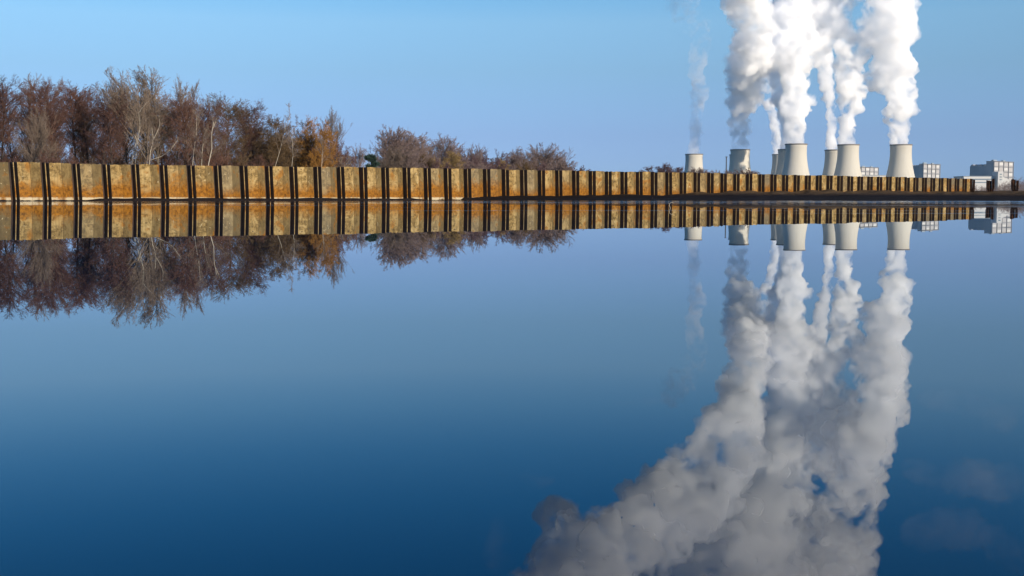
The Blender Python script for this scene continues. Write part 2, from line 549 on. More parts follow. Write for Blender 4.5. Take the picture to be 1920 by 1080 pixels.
def build_wall():
    rng = random.Random(3)
    org, _ = at_s(S0)
    root = empty('sheet_pile_wall', (org.x, org.y, 0))
    tag(root, 'long rusty sheet pile wall with orange stains running along the far water edge', 'wall')
    k0 = -9
    for k in range(k0, 59):
        s = S0 + PER * k
        p, d = at_s(s)
        q, _ = at_s(s + PER)
        dd = (q - p); L = dd.length; dd.normalize()
        top = min(1.275, 1.205 + 0.0042 * max(0, k)) + rng.uniform(-0.012, 0.014)
        if k < 2: top += 0.03
        if 27 < k < 34: top += 0.01
        lean = 0.045 * max(0, 1 - k / 40.0) + rng.uniform(-0.006, 0.006)
        me = pile_mesh('sheet_pile', rng, top, L / 0.98 * 0.999, lean=lean)
        o = obj('sheet_pile', me, root)
        o.location = (p.x - org.x, p.y - org.y, 0)
        # local +u along wall, +v towards the camera side (normal = right of direction)
        nrm = Vector((dd.y, -dd.x, 0))
        o.matrix_local = Matrix(((dd.x, nrm.x, 0, p.x - org.x), (dd.y, nrm.y, 0, p.y - org.y), (0, 0, 1, 0), (0, 0, 0, 1)))
        o.rotation_euler  # keep mirrored frame
        if k > 0 and k % 1 == 0 and rng.random() < 0.45:
            # lifting hole
            h = MB()
            u = L * rng.uniform(0.18, 0.34); z = top - rng.uniform(0.09, 0.14)
            h.tube([(u - lean * z, 0.004, z), (u - lean * z, -0.03, z)], 0.022, 10)
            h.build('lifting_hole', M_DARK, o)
    # ragged end sheet
    p, d = at_s(S0 + PER * 59)
    return root


WALL = build_wall()


def build_stub(px, wpx, label, seed):
    """a free standing pair of bent dark piles past the wall's end"""
    rng = random.Random(seed)
    s = s_of_px(px); p, d = at_s(s)
    root = empty('pile_stub', (p.x, p.y, 0))
    tag(root, label, 'pile', 'lone piles beyond the wall end')
    wd = wpx / 2206.0 * p.y
    m, t, o_ = new_mat('bare_rusty_steel')
    geo = N(t, 'ShaderNodeNewGeometry')
    n = N(t, 'ShaderNodeTexNoise', Scale=7.0, Detail=6.0, Roughness=0.7); t.links.new(geo.outputs['Position'], n.inputs['Vector'])
    c = mixc(t, ramp(t, n.outputs['Fac'], [(0.48, 0.0), (0.66, 1.0)]), (0.028, 0.013, 0.009), (0.22, 0.085, 0.022))
    bsdf(t, o_, c, 0.85, bump=n.outputs['Fac'], bump_s=0.4)
    for i in range(3):
        f = (i - 1) * 0.33
        z1 = 1.24 + rng.uniform(-0.07, 0.07)
        b = MB()
        x = f * wd
        prof = [(-0.17, -0.06), (-0.11, 0.07), (0.10, 0.08), (0.17, -0.05), (0.13, -0.05), (0.085, 0.045), (-0.09, 0.035), (-0.13, -0.06)]
        prof = [(x + a * wd * 1.05, c_ * 1.5 + (0.09 if i == 1 else 0)) for a, c_ in prof]
        vs = []
        hs_ = [-0.5, 0.3, 0.62, 0.66, 1.0, z1]
        for j, z in enumerate(hs_):
            for kk, (a, c_) in enumerate(prof):
                dx = 0.035 if (j >= 3 and i != 1) else 0
                zz = z + (rng.uniform(-0.04, 0.03) if j == 5 else 0)
                vs.append((a + dx * (1 if i else -1), c_, zz))
        n_ = len(prof); fs = []
        for j in range(len(hs_) - 1):
            for kk in range(n_):
                fs.append((j * n_ + kk, j * n_ + (kk + 1) % n_, (j + 1) * n_ + (kk + 1) % n_, (j + 1) * n_ + kk))
        fs.append(tuple((len(hs_) - 1) * n_ + kk for kk in range(n_)))
        b.add(vs, fs)
        b.build('sheet_pile', m, root)
    return root


build_stub(1856, 12, 'lone rusty pile stub standing in the gap just right of the wall end', 1)
build_stub(1902, 11, 'lone rusty pile stub at the right border of the picture, farthest from the wall', 2)
ep = build_stub(1822, 7, 'dark ragged end pile closing the right end of the wall', 5)
ep['group'] = 'piles closing or standing past the wall end'


# ------------------------------------------------------------------ cooling towers
def tower_mat():
    m, t, o = new_mat('pale_tower_concrete')
    tc = N(t, 'ShaderNodeTexCoord')
    mp = N(t, 'ShaderNodeMapping'); mp.inputs['Scale'].default_value = (0.25, 0.25, 0.012)
    t.links.new(tc.outputs['Object'], mp.inputs[0])
    n = N(t, 'ShaderNodeTexNoise', Scale=1.0, Detail=5.0, Roughness=0.6); t.links.new(mp.outputs[0], n.inputs['Vector'])
    sep = N(t, 'ShaderNodeSeparateXYZ'); t.links.new(tc.outputs['Object'], sep.inputs[0])
    wv = math_(t, 'FRACT', math_(t, 'DIVIDE', sep.outputs['Z'], 6.5))
    line = ramp(t, wv, [(0.0, 0.22), (0.10, 0.0), (0.95, 0.0), (1.0, 0.22)])
    c = mixc(t, n.outputs['Fac'], (0.44, 0.415, 0.35), (0.56, 0.53, 0.455))
    c = mixc(t, line, c, (0.45, 0.42, 0.36))
    c = mixc(t, ramp(t, math_(t, 'DIVIDE', sep.outputs['Z'], 113.0), [(0.80, 0.0), (1.0, 0.35)]), c, (0.42, 0.38, 0.32))
    bsdf(t, o, c, 0.9)
    return m


M_TOWER = tower_mat()
M_RIM = simple_mat('dark_rim_concrete', (0.16, 0.14, 0.12))


def lathe(prof, n=64):
    V = []; Fq = []
    for r, z in prof:
        for k in range(n):
            a = 2 * math.pi * k / n
            V.append((r * math.cos(a), r * math.sin(a), z))
    for i in range(len(prof) - 1):
        for k in range(n):
            Fq.append((i * n + k, i * n + (k + 1) % n, (i + 1) * n + (k + 1) % n, (i + 1) * n + k))
    return V, np.array(Fq)


def tower_r(z): return 22.2 * math.sqrt(1 + ((z - 98) / 60.0) ** 2)


_prof = [(tower_r(z), z) for z in np.linspace(9, 110.6, 28)]
_prof += [(tower_r(z) - 0.9, z) for z in np.linspace(110.6, 9, 14)]
_prof.append(_prof[0])
V_, F_ = lathe(_prof)
ME_SHELL = mesh_np('shell', V_, [F_], [M_TOWER], smooth=True)
r1 = tower_r(110.6)
V_, F_ = lathe([(r1 - 1.6, 110.62), (r1 + 0.9, 110.62), (r1 + 0.9, 113), (r1 - 1.6, 113), (r1 - 1.6, 110.62)])
ME_RIMM = mesh_np('rim', V_, [F_], [M_RIM])
mb = MB()
for k in range(40):
    a0 = 2 * math.pi * k / 40
    for s_ in (-1, 1):
        a1 = a0 + s_ * math.pi / 40
        mb.tube([(45.0 * math.cos(a0), 45.0 * math.sin(a0), 0.0), (tower_r(9) * math.cos(a1) - 0.4 * math.cos(a1), tower_r(9) * math.sin(a1) - 0.4 * math.sin(a1), 9.3)], 0.5, 6)
_legs = mb.build('support_columns_tmp', M_TOWER)
ME_LEGS = _legs.data; ME_LEGS.name = 'support_ring'
bpy.data.objects.remove(_legs)
TOWERS = [  # centre px, depth, label
    (1687, 2530, 'rightmost cooling tower standing alone beside the pale boiler houses'),
    (1588.5, 2530, 'large cooling tower second from the right, overlapping a farther one on its left'),
    (1491, 2500, 'large nearest cooling tower in front of two stepped half hidden towers'),
    (1563, 2810, 'cooling tower half hidden behind the left side of the second tower from the right'),
    (1475.5, 2780, 'cooling tower directly behind the left side of the nearest tower, middle of three'),
    (1463, 3100, 'farthest cooling tower of the stepped row of three, only its left edge showing'),
    (1386.5, 2790, 'cooling tower with a diagonal steam shadow across it, beside the thin dark mast'),
    (1383, 3120, 'cooling tower almost fully hidden behind the shadow crossed tower'),
    (1300.5, 3080, 'leftmost and smallest cooling tower with only a faint steam wisp'),
]
TPOS = []
for px, Y, lab in TOWERS:
    p = P(px, 370, Y)
    r = empty('cooling_tower', (p.x, Y, 0)); tag(r, lab, 'cooling tower', 'cooling towers of the power station')
    obj('shell', ME_SHELL, r); obj('rim', ME_RIMM, r); obj('support_ring', ME_LEGS, r)
    TPOS.append((p.x, Y))

# ------------------------------------------------------------------ thin mast
p = P(1361, 370, 1500)
b = MB(); topz = P(1361, 295, 1500).z
b.tube([(0, 0, 0), (0, 0, topz * 0.6), (0, 0, topz)], [0.85, 0.75, 0.65], 10)
mast = empty('mast', (p.x, 1500, 0)); tag(mast, 'thin dark mast standing just left of the shadow crossed cooling tower', 'mast')
b.build('pole', simple_mat('dark_mast_steel', (0.05, 0.055, 0.06)), mast)
b = MB(); b.box(-1.1, 1.1, -1.1, 1.1, topz, topz + 1.0); b.build('cap', simple_mat('mast_cap_steel', (0.05, 0.055, 0.06)), mast)

# ------------------------------------------------------------------ boiler houses
M_CLAD = simple_mat('pale_cladding', (0.36, 0.35, 0.35), scale=0.05, var=0.12)
M_CLADD = simple_mat('haze_tinted_cladding', (0.24, 0.29, 0.34), scale=0.05, var=0.12)  # distance haze and flank shade put into this darker blue colour
M_FRAME = simple_mat('frame_steel', (0.22, 0.22, 0.23))
M_WHITE = simple_mat('white_cladding', (0.5, 0.5, 0.49), scale=0.05, var=0.06)
M_GLASSD = simple_mat('dark_window_band', (0.12, 0.16, 0.20), rough=0.3)


def boiler(xl, xm, xr, ytop, ybody, Y, label, annex=True, hump=4, rot=None):
    """xl..xm the shaded flank, xm..xr the lit gable with its frame grid; corner at xm nearest"""
    c = P(xm, 370, Y); k = Y / 2206.0
    zt = P(xm, ytop, Y).z; zb = P(xm, ybody, Y).z
    root = empty('boiler_house', (c.x, c.y, 0))
    tag(root, label, 'building', 'boiler houses of the power station')
    ra = math.radians(42)            # lit face runs to the right and away
    aR, aL = (xr - 960) / 2206.0, (xl - 960) / 2206.0
    wr = (aR * Y - c.x) / (math.cos(ra) - aR * math.sin(ra)); wl = (c.x - aL * Y) / (math.sin(ra) + aL * math.cos(ra))
    root.rotation_euler = (0, 0, ra)
    # local: +x along lit face, +y along the flank away from the camera (leftwards)
    gd = wl * 0.30
    b = MB(); b.box(0, wr, 0, gd, 0, zt)
    b.build('gable_block', M_CLAD, root)
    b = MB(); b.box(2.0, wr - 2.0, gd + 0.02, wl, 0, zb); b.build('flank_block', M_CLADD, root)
    b = MB()                          # sheet on the gable block's flank, its shade and haze in the colour
    b.box(-0.5, -0.01, 0.5, gd - 0.5, 2, zt - 3); b.build('flank_shade_sheet', M_CLADD, root)
    # roof ducts
    for i in range(hump):
        yy = gd + (wl - gd) * (i + 0.5) / hump
        rr = (wl - gd) / (hump * 2.6)
        vs = []; fs = []; n = 10
        for xx in (2.5, wr - 3):
            for j in range(n + 1):
                a = math.pi * j / n
                vs.append((xx, yy + rr * math.cos(a), zb + rr * 1.1 * math.sin(a) + 0.05))
        for j in range(n): fs.append((j, j + 1, n + 1 + j + 1, n + 1 + j))
        fs.append(tuple(range(n + 1))[::-1]); fs.append(tuple(n + 1 + j for j in range(n + 1)))
        b = MB(); b.add(vs, fs); b.build('roof_duct', M_CLAD, root)
    # frame grid on the lit gable
    nx, nz = 4, 7
    for i in range(nx + 1):
        x = wr * i / nx
        b = MB(); b.box(x - 0.6, x + 0.6, -2.2, -0.7, 0, zt); b.build('frame_column', M_FRAME, root)
    b = MB()
    for j in range(1, nz + 1):
        z = zt * j / nz
        b.box(1, wr - 1, -3.4, -2.25, z - 0.7, z + 0.2)
    b.build('gallery_floor', M_FRAME, root)
    for i in range(nx):
        for j in range(nz):
            if (i * 7 + j * 3) % 4 == 0: continue
            x0 = wr * i / nx + 3; x1 = wr * (i + 1) / nx - 3; z0 = zt * j / nz + 3.5; z1 = zt * (j + 1) / nz - 3
            b = MB(); b.box(x0, x1, -0.55, -0.02, z0, z1); b.build('cladding_panel', M_WHITE if (i + j) % 2 else M_CLAD, root)
    for xa, xb, hh in ((0.1, 0.28, 3.6), (0.6, 0.72, 3.0)):
        b = MB(); b.box(wr * xa, wr * xb, gd * 0.3, gd * 0.6, zt, zt + hh); b.build('roof_plant', M_CLADD, root)
    b = MB(); b.box(-0.6, wr + 0.6, -1.2, gd + 0.6, zt - 0.8, zt + 0.02 + 0.3); b.build('parapet', M_CLADD, root)
    return root, k


boiler(1816, 1861, 1897, 302, 311, 2790, 'large pale boiler house with humped roof ducts above the gap right of the wall')
boiler(1706, 1729, 1760, 307, 311, 3010, 'pale boiler house just right of the rightmost cooling tower')
boiler(1600, 1613, 1645, 313, 318, 3330, 'small pale boiler house between the two right cooling towers', hump=3)


def hall():
    Y = 2650; k = Y / 2206.0
    c = P(1806, 370, Y)
    z = lambda y: P(1800, y, Y).z
    X = lambda x: (x - 1806) * k
    root = empty('turbine_hall', (c.x, Y, 0)); tag(root, 'long low white hall with a stair tower in front of the large boiler house', 'building')
    b = MB(); b.box(X(1806), X(1862), 0, 60, 0, z(331)); b.build('long_wing', M_WHITE, root)
    b = MB(); b.box(X(1806) - 1, X(1862) + 1, -1, 61, z(331), z(330)); b.build('roof', M_CLADD, root)
    b = MB(); b.box(X(1808), X(1860), -0.4, -0.02, z(337.5), z(335)); b.build('window_band', M_GLASSD, root)
    b = MB(); b.box(X(1812), X(1858), -0.4, -0.02, z(343), z(341)); b.build('window_band', M_GLASSD, root)
    b = MB(); b.box(X(1866), X(1876), -12, 20, 0, z(322)); b.build('stair_tower', M_WHITE, root)
    for yy in (327, 332, 337):
        b = MB(); b.box(X(1869), X(1873), -12.4, -12.02, z(yy + 1), z(yy - 1)); b.build('stair_window', M_GLASSD, root)
    # low sloped wing
    vs = []
    for y in (-6, 50):
        vs += [(X(1876.2), y, 0), (X(1906), y, 0), (X(1906), y, z(345)), (X(1876.2), y, z(331))]
    b = MB(); b.add(vs, [(0, 1, 2, 3), (4, 7, 6, 5), (3, 2, 6, 7), (1, 5, 6, 2), (0, 3, 7, 4)])
    b.build('sloped_wing', M_WHITE, root)
    b = MB(); b.box(X(1880), X(1903), -6.4, -6.02, z(351), z(349)); b.build('window_band', M_GLASSD, root)
    # low connecting white hall towards the towers
    c2 = P(1640, 370, 2700)
    r2 = empty('low_hall', (c2.x, 2700, 0)); tag(r2, 'very low white hall peeping over the wall left of the rightmost cooling tower', 'building')
    k2 = 2700 / 2206.0
    b = MB(); b.box((1610 - 1640) * k2, (1662 - 1640) * k2, 0, 40, 0, P(1640, 329, 2700).z); b.build('hall_block', M_WHITE, r2)
    b = MB(); b.box((1610 - 1640) * k2 - 1, (1662 - 1640) * k2 + 1, -1, 41, P(1640, 329, 2700).z, P(1640, 328.4, 2700).z); b.build('roof', M_CLADD, r2)


hall()

# ------------------------------------------------------------------ bare winter trees
def bark(name, c0, c1, scale=4.0, rough=0.9):
    m, t, o = new_mat(name)
    geo = N(t, 'ShaderNodeNewGeometry')
    n = N(t, 'ShaderNodeTexNoise', Scale=scale * 0.25, Detail=4.0); t.links.new(geo.outputs['Position'], n.inputs['Vector'])
    oi = N(t, 'ShaderNodeObjectInfo')
    f = math_(t, 'ADD', math_(t, 'MULTIPLY', n.outputs['Fac'], 0.6), math_(t, 'MULTIPLY', oi.outputs['Random'], 0.4))
    c = mixc(t, f, c0, c1)
    bsdf(t, o, c, rough)
    return m


M_BARK = bark('dark_bark', (0.022, 0.015, 0.012), (0.075, 0.052, 0.036))
M_BARKG = bark('grey_bark', (0.07, 0.055, 0.042), (0.17, 0.135, 0.10))
M_BIRCH = bark('white_birch_bark', (0.28, 0.24, 0.18), (0.50, 0.45, 0.36), 8)
TW = {
    'alder': bark('purple_brown_twigs', (0.048, 0.022, 0.020), (0.145, 0.068, 0.042), 1.0),
    'brown': bark('olive_brown_twigs', (0.060, 0.036, 0.014), (0.13, 0.078, 0.030), 1.0),
    'grey': bark('pale_grey_twigs', (0.11, 0.08, 0.062), (0.22, 0.165, 0.12), 1.0),
    'far': bark('haze_mauve_twigs', (0.13, 0.09, 0.085), (0.22, 0.16, 0.14), 1.0),  # paler mauve, distance haze mixed into the twig colour
    'farred': bark('dull_red_twigs', (0.075, 0.040, 0.046), (0.12, 0.065, 0.065), 1.0),
    'willow': bark('golden_willow_twigs', (0.20, 0.09, 0.012), (0.36, 0.17, 0.025), 1.0),
    'willowfar': bark('dull_golden_twigs', (0.20, 0.13, 0.045), (0.30, 0.20, 0.07), 1.0),
    'pine': bark('pine_needles', (0.010, 0.030, 0.022), (0.03, 0.07, 0.05), 1.0),
}


def nrm(v): return v / np.maximum(np.linalg.norm(v, axis=-1, keepdims=True), 1e-9)


def paths(start, dirn, length, K, up, jit, rng, droop=0.0):
    """curved stems: (n,K+1,3)"""
    n = len(start)
    pts = np.zeros((n, K + 1, 3)); pts[:, 0] = start
    d = dirn.copy()
    for k in range(K):
        pts[:, k + 1] = pts[:, k] + d * (length / K)[:, None]
        d = d + rng.normal(0, jit, (n, 3)); d[:, 2] += up - droop * (k / K)
        d = nrm(d)
    return pts


def tubes(pts, r0, r1, sides, rng):
    n, K1, _ = pts.shape
    d = nrm(pts[:, -1] - pts[:, 0])
    ref = nrm(rng.normal(0, 1, (n, 3)))
    a = nrm(np.cross(d, ref)); b = np.cross(d, a)
    t = np.linspace(0, 1, K1)
    r = r0[:, None] * (1 - t) + r1[:, None] * t
    if sides == 2:
        V = np.stack([pts - a[:, None] * r[..., None], pts + a[:, None] * r[..., None]], 2)
        V = V.reshape(-1, 3)
        base = (np.arange(n)[:, None] * K1 + np.arange(K1 - 1)[None]).ravel() * 2
        Fq = np.stack([base, base + 1, base + 3, base + 2], 1)
        return V, Fq
    ang = np.arange(sides) * 2 * math.pi / sides
    ring = a[:, None, None] * np.cos(ang)[None, None, :, None] + b[:, None, None] * np.sin(ang)[None, None, :, None]
    V = (pts[:, :, None] + ring * r[:, :, None, None]).reshape(-1, 3)
    base = ((np.arange(n)[:, None] * K1 + np.arange(K1 - 1)[None]) * sides).ravel()
    Fl = []
    for s in range(sides):
        s2 = (s + 1) % sides
        Fl.append(np.stack([base + s, base + s2, base + s2 + sides, base + s + sides], 1))
    return V, np.concatenate(Fl)


def spawn(pts, length, per, t0, t1, ang, ang_j, ratio, rng, env=None, skew=1.0):
    """children along each parent path"""
    n, K1, _ = pts.shape
    par = np.repeat(np.arange(n), per)
    t = t0 + (t1 - t0) * rng.uniform(0, 1, n * per) ** skew
    f = t * (K1 - 1); i = np.minimum(f.astype(int), K1 - 2); u = (f - i)[:, None]
    p = pts[par, i] * (1 - u) + pts[par, i + 1] * u
    d = nrm(pts[par, i + 1] - pts[par, i])
    ref = nrm(rng.normal(0, 1, (n * per, 3)))
    s = nrm(np.cross(d, ref))
    a = np.radians(rng.normal(ang, ang_j, n * per))[:, None]
    dd = nrm(d * np.cos(a) + s * np.sin(a))
    L = length[par] * ratio * rng.uniform(0.6, 1.15, n * per)
    L = L * (env(t) if env is not None else (1.15 - 0.6 * t))
    return p, dd, L


KINDS = dict(
    # H, trunk r, crown start, primaries, angle, primary ratio, up, levels [(per,angle,ratio)], twig width
    alder=dict(H=16, r=0.24, t0=0.24, n1=74, ang=50, rat=0.225, up=0.045, jit=0.05, skew=0.62, lv=[(7, 40, 0.52), (7, 38, 0.46), (4, 36, 0.55)], tw=0.0112, env=lambda t: 0.55 + 0.75 * np.sqrt(np.clip(1 - ((t - 0.62) / 0.40) ** 2, 0, 1))),
    grey=dict(H=17, r=0.15, t0=0.28, n1=38, ang=24, rat=0.42, up=0.07, jit=0.045, lv=[(8, 26, 0.48), (7, 28, 0.46), (3, 28, 0.6)], tw=0.011, env=lambda t: 1.25 - 0.95 * t),
    brown=dict(H=13, r=0.14, t0=0.10, n1=52, ang=46, rat=0.30, up=0.07, jit=0.06, lv=[(9, 45, 0.5), (7, 45, 0.46), (4, 42, 0.55)], tw=0.013, env=lambda t: 1.15 - 0.5 * t),
    round=dict(H=12, r=0.17, t0=0.10, n1=30, ang=34, rat=0.62, up=0.05, lv=[(9, 24, 0.50), (8, 28, 0.46), (4, 30, 0.55)], tw=0.013, jit=0.035, env=lambda t: 1.15 - 0.75 * t),
    willow=dict(H=10, r=0.14, t0=0.10, n1=46, ang=42, rat=0.42, up=0.10, lv=[(9, 40, 0.5), (8, 40, 0.5), (4, 30, 0.6)], tw=0.014, env=lambda t: 1.1 - 0.7 * t, droop=0.25),
    shrub=dict(H=4.5, r=0.05, t0=0.02, n1=36, ang=40, rat=0.60, up=0.06, lv=[(8, 38, 0.5), (6, 38, 0.5), (3, 35, 0.6)], tw=0.010, env=lambda t: 1.15 - 0.6 * t),
    birch=dict(H=13, r=0.13, t0=0.45, n1=20, ang=30, rat=0.26, up=0.10, lv=[(7, 32, 0.5), (6, 34, 0.5), (3, 34, 0.6)], tw=0.010, env=lambda t: 1.1 - 0.6 * t, lean=0.10),
)
TREE_CACHE = {}


def tree_meshes(kind, seed, twig_key, thick=1.0):
    key = (kind, seed, twig_key, thick)
    if key in TREE_CACHE: return TREE_CACHE[key]
    k = KINDS[kind]; rng = np.random.default_rng(1000 + seed * 17 + len(kind))
    H = k['H']
    ln = k.get('lean', 0.03)
    d0 = nrm(np.array([[rng.normal(0, ln), rng.normal(0, ln), 1.0]]))
    p0 = paths(np.zeros((1, 3)) - [[0, 0, 0.3]], d0, np.array([H * 1.0]), 12, 0.05, 0.022, rng)
    tmat = {'birch': M_BIRCH, 'grey': M_BARKG, 'round': M_BARKG}.get(kind, M_BARK)
    # extra forked leaders make the heads uneven
    leaders = [p0]
    nl = {'round': 5, 'grey': 3, 'willow': 4, 'shrub': 6, 'brown': 3, 'alder': 0}.get(kind, 1)
    if nl:
        t0l = 0.02 if kind in ('shrub', 'willow') else 0.25
        s, d, L = spawn(p0, np.array([H]), nl, t0l, 0.5, 20, 6, 0.72, rng, env=lambda t: 1.15 - t)
        if kind == 'shrub': L = np.full(nl, H * 0.8)
        leaders.append(paths(s, d, L, 12, 0.05, 0.028, rng))
    TV, TF, off = [], [], 0
    v, f = tubes(p0, np.array([k['r']]), np.array([0.015]), 7, rng); TV.append(v); TF.append(f); off += len(v)
    if nl:
        v, f = tubes(leaders[1], np.full(nl, k['r'] * 0.55), np.full(nl, 0.012), 5, rng); TV.append(v); TF.append(f + off); off += len(v)
    CV, CF, co = [], [], 0
    L1 = [(p0, np.array([H]), k['n1'])]
    if nl: L1.append((leaders[1], np.linalg.norm(leaders[1][:, -1] - leaders[1][:, 0], axis=1), max(4, k['n1'] // (nl + 1))))
    S, D, LL = [], [], []
    for pp, hh, nn in L1:
        s, d, L = spawn(pp, np.full(len(hh), H), nn, k['t0'], 0.985, k['ang'], 9, k['rat'], rng, env=k['env'], skew=k.get('skew', 1.0))
        S.append(s); D.append(d); LL.append(L)
    s = np.concatenate(S); d = np.concatenate(D); L = np.concatenate(LL)
    P1 = paths(s, d, L, 6, k['up'], k.get('jit', 0.07), rng)
    v, f = tubes(P1, np.clip(L * 0.014, 0.012, 0.07), np.full(len(L), 0.010), 4, rng)
    CV.append(v); CF.append(f); co += len(v)
    cur, cl = P1, L
    for li, (per, ang, rat) in enumerate(k['lv']):
        s, d, L = spawn(cur, cl, per, 0.12, 1.0, ang, 12, rat, rng)
        last = li == len(k['lv']) - 1
        K = 2 if li >= 1 else 4
        pp = paths(s, d, L, K, k['up'] * 0.8, k.get('jit', 0.10), rng, k.get('droop', 0.0))
        r = k['tw'] * thick * (1.5 if li == 0 else 1.0)
        v, f = tubes(pp, np.full(len(L), r), np.full(len(L), r * 0.55), 3 if li == 0 else 2, rng)
        CV.append(v); CF.append(f + co); co += len(v)
        cur, cl = pp, L
    tw = TW[twig_key]
    tm = mesh_np('trunk', np.concatenate(TV), [np.concatenate(TF)], [tmat], smooth=True)
    cm = mesh_np('crown', np.concatenate(CV), [np.concatenate(CF)], [tw])
    top = float(max(np.concatenate(CV)[:, 2].max(), p0[0, -1, 2]))
    TREE_CACHE[key] = (tm, cm, top)
    return TREE_CACHE[key]


TREES = []


def plant(px, ytop, Y, kind, seed, twig, label, cat='tree', group=None, wide=1.0, rot=None, name=None, thick=1.0, rng=random.Random(9)):
    tm, cm, top = tree_meshes(kind, seed, twig, thick)
    g = 0.45
    p = P(px, 370, Y)
    h = P(px, ytop, Y).z - g
    s = h / top
    nm = name or {'birch': 'birch_tree', 'willow': 'willow_tree', 'shrub': 'bush'}.get(kind, 'bare_tree')
    r = empty(nm, (p.x, Y, g), rot if rot is not None else rng.uniform(0, 6.28))
    r.scale = (s * wide, s * wide, s)
    tag(r, label, cat, group)
    obj('trunk', tm, r); obj('crown', cm, r)
    TREES.append(r)
    return r


